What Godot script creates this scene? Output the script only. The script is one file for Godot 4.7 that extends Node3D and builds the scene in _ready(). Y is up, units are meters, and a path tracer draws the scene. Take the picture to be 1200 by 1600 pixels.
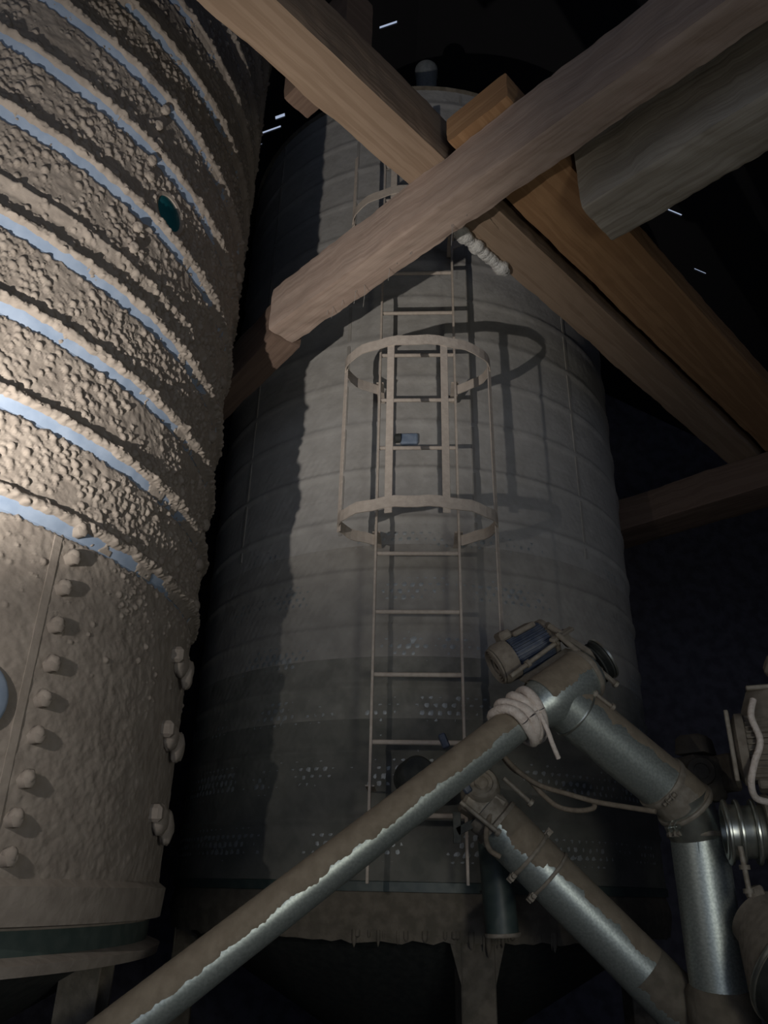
extends Node3D
# A dark grain store at night: two round tanks, a caged ladder, roof timbers and galvanised grain pipes,
# lit by one hand lamp that stands a metre to the left of the camera.

const EYE := Vector3(0, 1.6, 0)
const TANK_RADIUS := 1.40
const BLUE_TANK := Vector3(-2.1425, 0, -2.7423)
const GREY_TANK := Vector3(0.2456, 0, -5.1141)

const LAMP := Vector3(-1.0, 2.05, -0.98)
const AIM_AZ := 0.10   # the lamp points a little right of straight ahead and 51 degrees up
const AIM_UP := 0.87
const FILL_PANEL := Vector3(1.05, 1.65, -0.1)
const FILL_AIM := Vector3(-0.62, 0.12, -0.78)

var rng := RandomNumberGenerator.new()
var mats := {}
var used := {}


func _ready() -> void:
	rng.seed = 7
	set_view_and_light()
	make_materials()
	build_room()
	build_blue_tank()
	build_grey_tank()
	build_timbers()
	build_ladder()
	build_pipes()
	build_motor_unit()
	build_valve_unit()
	build_right_machine()
	build_small_things()
	build_lamp_and_fill()


# ------------------------------------------------------------------ view and light
func set_view_and_light() -> void:
	var cam := Camera3D.new()
	cam.name = "camera"
	cam.fov = rad_to_deg(2.0 * atan(800.0 / 1209.0))
	cam.near = 0.02
	cam.far = 60.0
	cam.position = EYE
	cam.basis = Basis(Vector3.RIGHT, deg_to_rad(26.0)) * Basis(Vector3.BACK, deg_to_rad(1.2))
	add_child(cam)
	cam.current = true
	var env := Environment.new()
	env.background_mode = Environment.BG_COLOR
	env.background_color = Color(0.52, 0.56, 0.64)
	env.background_energy_multiplier = 1.5
	env.tonemap_mode = Environment.TONE_MAPPER_LINEAR
	env.tonemap_exposure = 1.0
	env.sdfgi_enabled = true
	env.ssao_enabled = true
	env.ssil_enabled = true
	var we := WorldEnvironment.new()
	we.name = "environment"
	we.environment = env
	add_child(we)
	var aim := Vector3(sin(AIM_AZ) * cos(AIM_UP), sin(AIM_UP), -cos(AIM_AZ) * cos(AIM_UP))
	var lamp := SpotLight3D.new()
	lamp.name = "lamp_beam"
	lamp.position = LAMP
	lamp.basis = Basis.looking_at(aim, Vector3.UP)
	lamp.light_color = Color(1.0, 0.965, 0.925)
	lamp.light_energy = 3.9
	lamp.light_size = 0.012
	lamp.spot_angle = 37.0
	lamp.spot_angle_attenuation = 1.0
	lamp.spot_range = 25.0
	lamp.spot_attenuation = 2.0
	lamp.shadow_enabled = true
	add_child(lamp)
	# the same lamp's weak wide spill
	var spill := SpotLight3D.new()
	spill.name = "lamp_spill"
	spill.position = LAMP
	spill.basis = Basis.looking_at(Vector3(-0.05, 0.3, -1.0), Vector3.UP)
	spill.light_color = lamp.light_color
	spill.light_energy = 0.5
	spill.light_size = 0.012
	spill.spot_angle = 76.0
	spill.spot_angle_attenuation = 1.0
	spill.spot_range = 25.0
	spill.spot_attenuation = 2.0
	spill.shadow_enabled = true
	add_child(spill)
	# added soft fill right of the viewpoint, only there to lift the shadows
	var soft := AreaLight3D.new()
	soft.name = "added_fill"
	soft.position = FILL_PANEL
	soft.basis = Basis.looking_at(FILL_AIM, Vector3.UP)
	soft.light_color = Color(1.0, 0.985, 0.92)
	soft.light_energy = 0.95
	soft.area_size = Vector2(0.5, 0.5)
	soft.area_range = 25.0
	soft.area_attenuation = 2.0
	soft.shadow_enabled = true
	add_child(soft)


# the lamp itself and the added fill panel, on stands outside the frame
func build_lamp_and_fill() -> void:
	var black := flat_mat("lamp_black", Color(0.03, 0.03, 0.03), 0.5)
	var em := StandardMaterial3D.new()
	em.albedo_color = Color(0.9, 0.9, 0.85)
	em.emission_enabled = true
	em.emission = Color(1.0, 0.96, 0.9)
	em.emission_energy_multiplier = 1.5
	for which in 2:
		var at := LAMP if which == 0 else FILL_PANEL
		var ax := Vector3(sin(AIM_AZ) * cos(AIM_UP), sin(AIM_UP), -cos(AIM_AZ) * cos(AIM_UP)) if which == 0 else FILL_AIM.normalized()
		var t := thing("lamp_or_fill", "small round work lamp on a tripod aimed up at the tanks" if which == 0 else "added square fill panel on a tripod right of the viewpoint", "lamp", Vector3(at.x, 0, at.z))
		var head := Vector3(0, at.y, 0) - ax * 0.03
		var g := Geo.new()
		if which == 0:
			g.lathe(head - ax * 0.07, ax, [[0.0, 0.0], [0.022, 0.0], [0.034, 0.03], [0.036, 0.062], [0.031, 0.066]], 24)
			put("lamp_housing", g, black, t)
			g = Geo.new()
			g.lathe(head - ax * 0.004, ax, [[0.03, 0.0], [0.028, 0.003], [0.0, 0.004]], 24)
			put("lamp_lens", g, em, t)
		else:
			var fb := Basis.looking_at(ax, Vector3.UP)
			g.box(head - ax * 0.02, Vector3(0.53, 0.53, 0.03), fb, 0.008)
			put("lamp_housing", g, black, t)
			g = Geo.new()
			g.box(head + ax * 0.004, Vector3(0.50, 0.50, 0.012), fb, 0.003)
			var dim := em.duplicate()
			dim.emission_energy_multiplier = 0.4
			put("fill_diffuser", g, dim, t)
		g = Geo.new()
		g.tube([Vector3(0, 0.75, 0), Vector3(0, at.y - 0.3, 0), head - ax * 0.05], 0.011, 10)
		put("pole", g, black, t)
		for k in 3:
			g = Geo.new()
			var a := TAU * k / 3.0 + 0.4
			g.tube([Vector3(0, 0.8, 0), Vector3(cos(a) * 0.42, 0.01, sin(a) * 0.42)], 0.009, 8)
			put("leg", g, black, t)


# ------------------------------------------------------------------ naming helpers
func numbered(called: String) -> String:
	if not used.has(called):
		used[called] = 0
		return called
	used[called] += 1
	return "%s_%03d" % [called, used[called]]


func thing(called: String, label: String, category: String, at := Vector3.ZERO, group := "") -> Node3D:
	var o := Node3D.new()
	o.name = numbered(called)
	add_child(o, true)
	o.position = at
	tag(o, label, category, group)
	return o


func tag(o: Node, label: String, category: String, group := "") -> void:
	o.set_meta("label", label)
	o.set_meta("category", category)
	if group != "":
		o.set_meta("group", group)


func put(called: String, g: Geo, m: Material, parent: Node = null) -> MeshInstance3D:
	var o := MeshInstance3D.new()
	o.mesh = g.mesh()
	o.material_override = m
	o.name = numbered(called) if parent == null or parent == self else called
	var host: Node = self if parent == null else parent
	if host != self:
		var n := 0
		while host.has_node(NodePath(String(o.name))):
			n += 1
			o.name = "%s_%03d" % [called, n]
	host.add_child(o, true)
	return o


func struct(called: String, g: Geo, m: Material, label: String) -> MeshInstance3D:
	var o := put(called, g, m)
	o.set_meta("kind", "structure")
	tag(o, label, called.split("_")[0])
	return o


# ------------------------------------------------------------------ materials
func flat_mat(key: String, c: Color, rough := 0.9, metal := 0.0) -> StandardMaterial3D:
	if mats.has(key):
		return mats[key]
	var m := StandardMaterial3D.new()
	m.resource_name = key
	m.albedo_color = c.linear_to_srgb()
	m.roughness = rough
	m.metallic = metal
	mats[key] = m
	return m


func noise_tex(freq: float, colors: Array, offsets: Array, s: int, kind := FastNoiseLite.TYPE_SIMPLEX_SMOOTH, octaves := 4, size := 512) -> NoiseTexture2D:
	var n := FastNoiseLite.new()
	n.noise_type = kind
	n.frequency = freq
	n.fractal_octaves = octaves
	n.seed = s
	var t := NoiseTexture2D.new()
	t.width = size
	t.height = size
	t.seamless = true
	t.noise = n
	var gr := Gradient.new()
	var cols := PackedColorArray()
	for c in colors:
		cols.append((c as Color).linear_to_srgb())
	gr.offsets = PackedFloat32Array(offsets)
	gr.colors = cols
	t.color_ramp = gr
	return t


func grey_noise(freq: float, s: int, octaves := 4, kind := FastNoiseLite.TYPE_SIMPLEX_SMOOTH) -> NoiseTexture2D:
	return noise_tex(freq, [Color.BLACK, Color.WHITE], [0.0, 1.0], s, kind, octaves)


func rough_mat(key: String, a: Color, b: Color, scale: float, rough: float, relief: float, s: int, metal := 0.0, freq := 0.012) -> StandardMaterial3D:
	var m := StandardMaterial3D.new()
	m.resource_name = key
	m.albedo_texture = noise_tex(freq, [a, a.lerp(b, 0.5), b], [0.25, 0.5, 0.75], s)
	m.uv1_triplanar = true
	m.uv1_world_triplanar = true
	m.uv1_scale = Vector3.ONE * scale
	m.roughness = rough
	m.metallic = metal
	if relief > 0.0:
		m.heightmap_enabled = true
		m.heightmap_texture = grey_noise(0.03, s + 1, 5)
		m.heightmap_scale = relief
	mats[key] = m
	return m


func wood_mat(key: String, a: Color, b: Color, s: int) -> StandardMaterial3D:
	var m := StandardMaterial3D.new()
	m.resource_name = key
	m.albedo_texture = noise_tex(0.01, [a.lerp(b, 0.35), a.lerp(b, 0.15), a.lerp(b, 0.8), a.lerp(b, 0.55)], [0.15, 0.42, 0.62, 0.85], s, FastNoiseLite.TYPE_SIMPLEX_SMOOTH, 5)
	m.uv1_scale = Vector3(0.17, 3.6, 1)
	m.roughness = 0.95
	m.heightmap_enabled = true
	m.heightmap_texture = grey_noise(0.02, s + 3, 5)
	m.heightmap_scale = 0.12
	mats[key] = m
	return m


func make_materials() -> void:
	rough_mat("dust", Color(0.238, 0.206, 0.178), Color(0.305, 0.27, 0.235), 1.6, 1.0, 0.2, 11)
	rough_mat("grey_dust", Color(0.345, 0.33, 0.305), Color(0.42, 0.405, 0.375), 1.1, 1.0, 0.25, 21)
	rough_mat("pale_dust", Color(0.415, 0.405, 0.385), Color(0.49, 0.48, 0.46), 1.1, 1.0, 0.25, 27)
	rough_mat("half_shaded_dust", Color(0.20, 0.20, 0.18), Color(0.30, 0.295, 0.265), 1.1, 0.95, 0.25, 23)
	rough_mat("shaded_dust", Color(0.13, 0.135, 0.12), Color(0.19, 0.19, 0.17), 1.1, 0.9, 0.25, 25)  # this and the tone above: dust colour darkened where the lamp cone fades
	rough_mat("pipe_dust", Color(0.215, 0.18, 0.135), Color(0.275, 0.235, 0.18), 3.0, 1.0, 0.15, 31)
	rough_mat("dark_dust", Color(0.13, 0.115, 0.09), Color(0.2, 0.175, 0.14), 2.0, 1.0, 0.3, 41)
	rough_mat("blue_paint", Color(0.20, 0.265, 0.37), Color(0.29, 0.36, 0.47), 2.2, 0.55, 0.0, 51)
	rough_mat("teal_paint", Color(0.05, 0.075, 0.072), Color(0.08, 0.105, 0.098), 2.2, 0.45, 0.0, 52)
	rough_mat("tank_steel", Color(0.36, 0.39, 0.40), Color(0.48, 0.51, 0.52), 4.0, 0.55, 0.0, 61, 0.4)
	rough_mat("galvanised", Color(0.36, 0.41, 0.40), Color(0.54, 0.60, 0.58), 5.0, 0.42, 0.015, 71, 0.7, 0.03)
	rough_mat("bright_steel", Color(0.5, 0.53, 0.5), Color(0.62, 0.65, 0.60), 4.0, 0.32, 0.0, 72, 0.9)
	rough_mat("dusty_steel", Color(0.24, 0.21, 0.17), Color(0.36, 0.33, 0.28), 4.0, 0.65, 0.08, 73, 0.25)
	rough_mat("motor_blue", Color(0.06, 0.08, 0.13), Color(0.11, 0.13, 0.17), 5.0, 0.5, 0.0, 81)
	rough_mat("motor_dust", Color(0.19, 0.165, 0.135), Color(0.27, 0.24, 0.20), 4.0, 0.95, 0.1, 82)
	rough_mat("ladder_dust", Color(0.54, 0.475, 0.415), Color(0.63, 0.56, 0.49), 4.0, 0.95, 0.1, 83)
	rough_mat("dark_metal", Color(0.03, 0.035, 0.035), Color(0.06, 0.065, 0.06), 3.0, 0.7, 0.1, 91)
	rough_mat("rag", Color(0.66, 0.58, 0.52), Color(0.82, 0.75, 0.69), 6.0, 0.85, 0.3, 95)
	rough_mat("foam", Color(0.55, 0.55, 0.54), Color(0.72, 0.72, 0.70), 6.0, 0.8, 0.4, 96)
	rough_mat("cable", Color(0.17, 0.14, 0.105), Color(0.25, 0.21, 0.165), 6.0, 0.9, 0.0, 97)
	rough_mat("wall_board", Color(0.13, 0.125, 0.15), Color(0.19, 0.18, 0.22), 0.8, 0.95, 0.4, 101)
	rough_mat("floor_concrete", Color(0.10, 0.095, 0.085), Color(0.16, 0.15, 0.135), 0.7, 0.95, 0.4, 103)
	wood_mat("wood_dusty", Color(0.33, 0.245, 0.20), Color(0.43, 0.335, 0.28), 201)
	wood_mat("wood_tan", Color(0.25, 0.175, 0.12), Color(0.34, 0.25, 0.18), 205)
	wood_mat("wood_orange", Color(0.28, 0.155, 0.075), Color(0.40, 0.24, 0.125), 211)
	wood_mat("wood_grey", Color(0.30, 0.265, 0.215), Color(0.44, 0.40, 0.34), 215)
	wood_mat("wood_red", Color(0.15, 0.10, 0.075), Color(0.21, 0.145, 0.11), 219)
	var gl := StandardMaterial3D.new()
	gl.resource_name = "port_glass"
	gl.albedo_color = Color(0.10, 0.36, 0.40)
	gl.roughness = 0.2
	gl.metallic = 0.0
	mats["port_glass"] = gl


# ------------------------------------------------------------------ geometry builder
class Geo:
	var p := PackedVector3Array()
	var n := PackedVector3Array()
	var uv := PackedVector2Array()
	var ix := PackedInt32Array()

	func mesh() -> ArrayMesh:
		var a := []
		a.resize(Mesh.ARRAY_MAX)
		a[Mesh.ARRAY_VERTEX] = p
		a[Mesh.ARRAY_NORMAL] = n
		a[Mesh.ARRAY_TEX_UV] = uv
		a[Mesh.ARRAY_INDEX] = ix
		var m := ArrayMesh.new()
		m.add_surface_from_arrays(Mesh.PRIMITIVE_TRIANGLES, a)
		return m

	func tri(a: Vector3, b: Vector3, c: Vector3, outward: Vector3) -> void:
		var f := (b - a).cross(c - a)
		if f.length_squared() < 1e-16:
			return
		f = f.normalized()
		var swap := f.dot(outward) > 0.0
		var nn := f if swap else -f
		var s := p.size()
		p.append_array(PackedVector3Array([a, c, b] if swap else [a, b, c]))
		for k in 3:
			n.append(nn)
			var q := p[s + k]
			uv.append(Vector2(q.x + q.z, q.y))
		ix.append_array(PackedInt32Array([s, s + 1, s + 2]))

	func quad(a: Vector3, b: Vector3, c: Vector3, d: Vector3, outward: Vector3) -> void:
		tri(a, b, c, outward)
		tri(a, c, d, outward)

	# rows x cols of points as one smooth skin; sign picks the side that the normals face
	func skin(pts: PackedVector3Array, rows: int, cols: int, side := 1.0, wrap := false, uvs := PackedVector2Array()) -> void:
		var s := p.size()
		p.append_array(pts)
		var nn := PackedVector3Array()
		nn.resize(rows * cols)
		for r in rows:
			for c in cols:
				var c0 := c - 1
				var c1 := c + 1
				if wrap:
					c0 = cols - 2 if c == 0 else c - 1
					c1 = 1 if c == cols - 1 else c + 1
				else:
					c0 = maxi(c0, 0)
					c1 = mini(c1, cols - 1)
				var du := pts[r * cols + c1] - pts[r * cols + c0]
				var dv := pts[mini(r + 1, rows - 1) * cols + c] - pts[maxi(r - 1, 0) * cols + c]
				var f := du.cross(dv) * side
				nn[r * cols + c] = f.normalized() if f.length_squared() > 1e-18 else Vector3.UP
		n.append_array(nn)
		if uvs.size() == rows * cols:
			uv.append_array(uvs)
		else:
			for r in rows:
				for c in cols:
					uv.append(Vector2(float(c) / maxi(cols - 1, 1), float(r) / maxi(rows - 1, 1)))
		for r in rows - 1:
			for c in cols - 1:
				var i := s + r * cols + c
				var j := i + cols
				if side > 0.0:
					ix.append_array(PackedInt32Array([i, j + 1, i + 1, i, j, j + 1]))
				else:
					ix.append_array(PackedInt32Array([i, i + 1, j + 1, i, j + 1, j]))

	# profile: [radius, distance along the axis] from one end to the other
	func lathe(origin: Vector3, axis: Vector3, profile: Array, segs := 32, sharp := 0.7) -> void:
		var w := axis.normalized()
		var a := w.cross(Vector3.UP if absf(w.y) < 0.9 else Vector3.RIGHT).normalized()
		var b := w.cross(a)
		var k := profile.size() - 1
		var nr := []
		for q in k:
			var d := Vector2(profile[q + 1][0] - profile[q][0], profile[q + 1][1] - profile[q][1])
			nr.append(Vector2(d.y, -d.x).normalized())
		for q in k:
			var n0: Vector2 = nr[q]
			var n1: Vector2 = nr[q]
			if q > 0 and (nr[q - 1] as Vector2).dot(nr[q]) > sharp:
				n0 = ((nr[q - 1] as Vector2) + (nr[q] as Vector2)).normalized()
			if q < k - 1 and (nr[q + 1] as Vector2).dot(nr[q]) > sharp:
				n1 = ((nr[q + 1] as Vector2) + (nr[q] as Vector2)).normalized()
			var s := p.size()
			for e in segs + 1:
				var t := TAU * e / segs
				var dir := a * cos(t) + b * sin(t)
				p.append(origin + dir * float(profile[q][0]) + w * float(profile[q][1]))
				p.append(origin + dir * float(profile[q + 1][0]) + w * float(profile[q + 1][1]))
				n.append((dir * n0.x + w * n0.y).normalized())
				n.append((dir * n1.x + w * n1.y).normalized())
				uv.append(Vector2(float(e) / segs, profile[q][1]))
				uv.append(Vector2(float(e) / segs, profile[q + 1][1]))
			for e in segs:
				var i := s + e * 2
				for tr in [[i, i + 1, i + 3], [i, i + 3, i + 2]]:
					var f := (p[tr[1]] - p[tr[0]]).cross(p[tr[2]] - p[tr[0]])
					if f.length_squared() < 1e-18:
						continue
					if f.dot(n[tr[0]] + n[tr[1]] + n[tr[2]]) > 0.0:
						ix.append_array(PackedInt32Array([tr[0], tr[2], tr[1]]))
					else:
						ix.append_array(PackedInt32Array([tr[0], tr[1], tr[2]]))

	func tube(path: Array, radius: float, segs := 10, closed := true) -> void:
		var rows := path.size()
		var cols := segs + 1
		var pts := PackedVector3Array()
		var dir := ((path[1] as Vector3) - (path[0] as Vector3)).normalized()
		var a := dir.cross(Vector3.UP if absf(dir.y) < 0.9 else Vector3.RIGHT).normalized()
		for r in rows:
			var d := ((path[mini(r + 1, rows - 1)] as Vector3) - (path[maxi(r - 1, 0)] as Vector3)).normalized()
			a = (a - d * a.dot(d)).normalized()
			var b := d.cross(a)
			for c in cols:
				var t := TAU * c / segs
				pts.append((path[r] as Vector3) + (a * cos(t) + b * sin(t)) * radius)
		skin(pts, rows, cols, 1.0 if _faces_out(pts, path[0], cols) else -1.0, true)
		if closed:
			for e in [0, rows - 1]:
				var out: Vector3 = ((path[0] as Vector3) - (path[1] as Vector3)) if e == 0 else ((path[rows - 1] as Vector3) - (path[rows - 2] as Vector3))
				for c in segs:
					tri(path[e], pts[e * cols + c], pts[e * cols + c + 1], out)

	func _faces_out(pts: PackedVector3Array, centre: Vector3, cols: int) -> bool:
		var du := pts[1] - pts[cols - 2]
		var dv := pts[cols] - pts[0]
		return du.cross(dv).dot(pts[0] - centre) > 0.0

	# box with chamfered edges
	func box(centre: Vector3, size: Vector3, basis := Basis.IDENTITY, chamfer := 0.004) -> void:
		var h := size * 0.5
		var c := minf(chamfer, minf(h.x, minf(h.y, h.z)) * 0.45)
		for ax in 3:
			var u := (ax + 1) % 3
			var v := (ax + 2) % 3
			for s in [-1.0, 1.0]:
				var q := []
				for e in [[-1, -1], [1, -1], [1, 1], [-1, 1]]:
					var w := Vector3.ZERO
					w[ax] = s * h[ax]
					w[u] = e[0] * (h[u] - c)
					w[v] = e[1] * (h[v] - c)
					q.append(centre + basis * w)
				var o := Vector3.ZERO
				o[ax] = s
				quad(q[0], q[1], q[2], q[3], basis * o)
			for s in [-1.0, 1.0]:
				for t in [-1.0, 1.0]:
					var q := []
					for e in [[-1, 0], [1, 0], [1, 1], [-1, 1]]:
						var w := Vector3.ZERO
						w[ax] = e[0] * (h[ax] - c)
						w[u] = s * (h[u] - (0.0 if e[1] == 0 else c))
						w[v] = t * (h[v] - (c if e[1] == 0 else 0.0))
						q.append(centre + basis * w)
					var o := Vector3.ZERO
					o[u] = s
					o[v] = t
					quad(q[0], q[1], q[2], q[3], basis * o)
		for x in [-1.0, 1.0]:
			for y in [-1.0, 1.0]:
				for z in [-1.0, 1.0]:
					tri(centre + basis * Vector3(x * h.x, y * (h.y - c), z * (h.z - c)), centre + basis * Vector3(x * (h.x - c), y * h.y, z * (h.z - c)), centre + basis * Vector3(x * (h.x - c), y * (h.y - c), z * h.z), basis * Vector3(x, y, z))

	# flat or bent bar between two points
	func bar(a: Vector3, b: Vector3, width: float, thick: float, flat_towards: Vector3, chamfer := 0.0015) -> void:
		var z := (b - a).normalized()
		var y := (flat_towards - z * flat_towards.dot(z)).normalized()
		var x := y.cross(z)
		box((a + b) * 0.5, Vector3(width, thick, a.distance_to(b)), Basis(x, y, z), chamfer)

	# strip of rectangular section along a path; side is the direction of its width at every point
	func strip(path: Array, width_dir: Vector3, width: float, thick: float) -> void:
		var rows := path.size()
		var pts := PackedVector3Array()
		for r in rows:
			var d := ((path[mini(r + 1, rows - 1)] as Vector3) - (path[maxi(r - 1, 0)] as Vector3)).normalized()
			var o := d.cross(width_dir).normalized()
			for e in [[-1, -1], [1, -1], [1, 1], [-1, 1]]:
				pts.append((path[r] as Vector3) + width_dir * (e[0] * width * 0.5) + o * (e[1] * thick * 0.5))
		for r in rows - 1:
			var mid := ((path[r] as Vector3) + (path[r + 1] as Vector3)) * 0.5
			for e in 4:
				var f := (e + 1) % 4
				var m2 := (pts[r * 4 + e] + pts[r * 4 + f]) * 0.5
				quad(pts[r * 4 + e], pts[r * 4 + f], pts[r * 4 + 4 + f], pts[r * 4 + 4 + e], m2 - (path[r] as Vector3) if true else mid)
		quad(pts[0], pts[1], pts[2], pts[3], (path[0] as Vector3) - (path[1] as Vector3))
		var l := (rows - 1) * 4
		quad(pts[l], pts[l + 1], pts[l + 2], pts[l + 3], (path[rows - 1] as Vector3) - (path[rows - 2] as Vector3))

	# rough sphere-like lump
	func lump(c: Vector3, r: Vector3, s: int, segs := 10) -> void:
		var noise := FastNoiseLite.new()
		noise.seed = s
		noise.frequency = 0.9
		var rows := segs / 2 + 1
		var cols := segs + 1
		var pts := PackedVector3Array()
		for i in rows:
			var th := PI * i / (rows - 1)
			for j in cols:
				var ph := TAU * j / segs
				var d := Vector3(sin(th) * cos(ph), cos(th), sin(th) * sin(ph))
				pts.append(c + d * r * (1.0 + 0.25 * noise.get_noise_3dv(d * 1.3)))
		var first := n.size()
		skin(pts, rows, cols, -1.0 if _sphere_side(pts, c, cols, rows) else 1.0, true)
		for j in cols:   # the poles
			n[first + j] = Vector3.UP
			n[first + (rows - 1) * cols + j] = Vector3.DOWN

	func _sphere_side(pts: PackedVector3Array, c: Vector3, cols: int, rows: int) -> bool:
		var r := rows / 2
		var du := pts[r * cols + 1] - pts[r * cols]
		var dv := pts[(r + 1) * cols] - pts[r * cols]
		return du.cross(dv).dot(pts[r * cols] - c) < 0.0


static func curve(points: Array, steps := 8) -> Array:
	var out := []
	var k := points.size()
	for i in k - 1:
		var p0: Vector3 = points[maxi(i - 1, 0)]
		var p1: Vector3 = points[i]
		var p2: Vector3 = points[i + 1]
		var p3: Vector3 = points[mini(i + 2, k - 1)]
		for s in steps:
			out.append(p1.cubic_interpolate(p2, p0, p3, float(s) / steps))
	out.append(points[k - 1])
	return out


# ------------------------------------------------------------------ room
func build_room() -> void:
	var wallm: Material = mats.wall_board
	var roofm: Material = flat_mat("roof_sheet", Color(0.028, 0.027, 0.03), 0.95)
	var g := Geo.new()
	g.box(Vector3(0.25, -0.1, -2.75), Vector3(11.4, 0.2, 14.1), Basis.IDENTITY, 0.0)
	struct("floor", g, mats.floor_concrete, "dark concrete floor of the grain store")
	g = Geo.new()
	g.box(Vector3(0.25, 5.0, -9.6), Vector3(11.4, 10.6, 0.2), Basis.IDENTITY, 0.0)
	struct("wall_back", g, wallm, "unlit back wall far behind the tanks")
	g = Geo.new()
	g.box(Vector3(-5.35, 3.4, -2.75), Vector3(0.2, 6.8, 13.5), Basis.IDENTITY, 0.0)
	struct("wall_left", g, wallm, "unlit wall left of the blue tank")
	g = Geo.new()
	g.box(Vector3(5.85, 3.4, -2.75), Vector3(0.2, 6.8, 13.5), Basis.IDENTITY, 0.0)
	struct("wall_right", g, wallm, "unlit wall right of the pipes")
	g = Geo.new()   # wall behind the viewpoint; its opening is added to let fill light in
	g.box(Vector3(-4.1, 5.0, 4.1), Vector3(2.7, 10.6, 0.2), Basis.IDENTITY, 0.0)
	g.box(Vector3(4.6, 5.0, 4.1), Vector3(2.7, 10.6, 0.2), Basis.IDENTITY, 0.0)
	g.box(Vector3(0.25, 7.1, 4.1), Vector3(6.2, 6.4, 0.2), Basis.IDENTITY, 0.0)
	struct("wall_front", g, wallm, "wall behind the viewpoint with an opening added for fill light")
	# two roof slopes with a few gaps between the sheets
	var comb := CSGCombiner3D.new()
	comb.name = "ceiling"
	comb.set_meta("kind", "structure")
	tag(comb, "dark pitched roof with thin gaps between its sheets", "ceiling")
	add_child(comb)
	var rise := 3.2 / 5.5
	var ang := atan(rise)
	for s in [-1.0, 1.0]:
		var b := CSGBox3D.new()
		b.name = "roof_slope"
		b.size = Vector3(5.7 / cos(ang), 0.02, 14.1)
		b.transform = Transform3D(Basis(Vector3.BACK, -s * ang), Vector3(0.25 + s * 2.85, 10.0 - rise * 2.85 + 0.01, -2.75))
		b.material = roofm
		comb.add_child(b, true)
	var gaps := [[-1.98, -7.55, 0.10, 0.05], [-1.39, -5.82, 0.34, 0.035], [-1.24, -5.70, 0.12, 0.05], [-1.50, -5.95, 0.10, 0.02], [-1.62, -6.04, 0.12, 0.02], [-0.08, -5.10, 0.22, 0.035], [3.14, -6.16, 0.16, 0.03], [3.60, -6.76, 0.14, 0.025]]
	for q in gaps:
		var s := -1.0 if q[0] < 0.25 else 1.0
		var c := CSGBox3D.new()
		c.name = "roof_gap"
		c.operation = CSGShape3D.OPERATION_SUBTRACTION
		c.size = Vector3(q[2], 0.6, q[3])
		c.transform = Transform3D(Basis(Vector3.BACK, -s * ang), Vector3(q[0], 10.0 - rise * absf(q[0] - 0.25) + 0.05, q[1]))
		c.material = roofm
		comb.add_child(c, true)


# ------------------------------------------------------------------ the blue tank under its crust of dust
# heights of the ribs (the blue underside of each shows)
const BLUE_RIBS := [2.545, 2.835, 3.125, 3.415, 3.82, 4.125, 4.42, 4.71, 5.0, 5.29, 5.58, 5.87]


func blue_profile(y: float) -> float:   # steel radius with the ribs
	var r := TANK_RADIUS
	for h in BLUE_RIBS:
		var d: float = y - h
		if d > -0.04 and d <= 0.006:
			r += 0.021 * (d + 0.04) / 0.046
		elif d > 0.006 and d <= 0.016:
			r += 0.021
		elif d > 0.016 and d < 0.034:
			r += 0.021 * (0.034 - d) / 0.018
	var ds := y - 3.535   # thin lapped joint in the middle of a wide course
	if ds > -0.03 and ds < 0.012:
		r += 0.016 * (ds + 0.03) / 0.042
	elif ds >= 0.012 and ds < 0.025:
		r += 0.016 * (0.025 - ds) / 0.013
	return r


func on_tank(c: Vector3, deg: float, r: float, y: float) -> Vector3:
	var a := deg_to_rad(deg)
	return Vector3(c.x + sin(a) * r, y, c.z + cos(a) * r)


func cyl(deg: float, r: float, y: float) -> Vector3:
	return on_tank(Vector3.ZERO, deg, r, y)


func tank_wall(t: Node3D, called: String, y0: float, y1: float, step: float, prof: Callable, m: Material, segs := 96) -> void:
	var pr := []
	var k := maxi(2, int(round((y1 - y0) / step)))
	for i in k + 1:
		var y := y0 + (y1 - y0) * i / k
		pr.append([prof.call(y), y])
	var g := Geo.new()
	g.lathe(Vector3.ZERO, Vector3.UP, pr, segs, 0.9)
	put(called, g, m, t)


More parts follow.
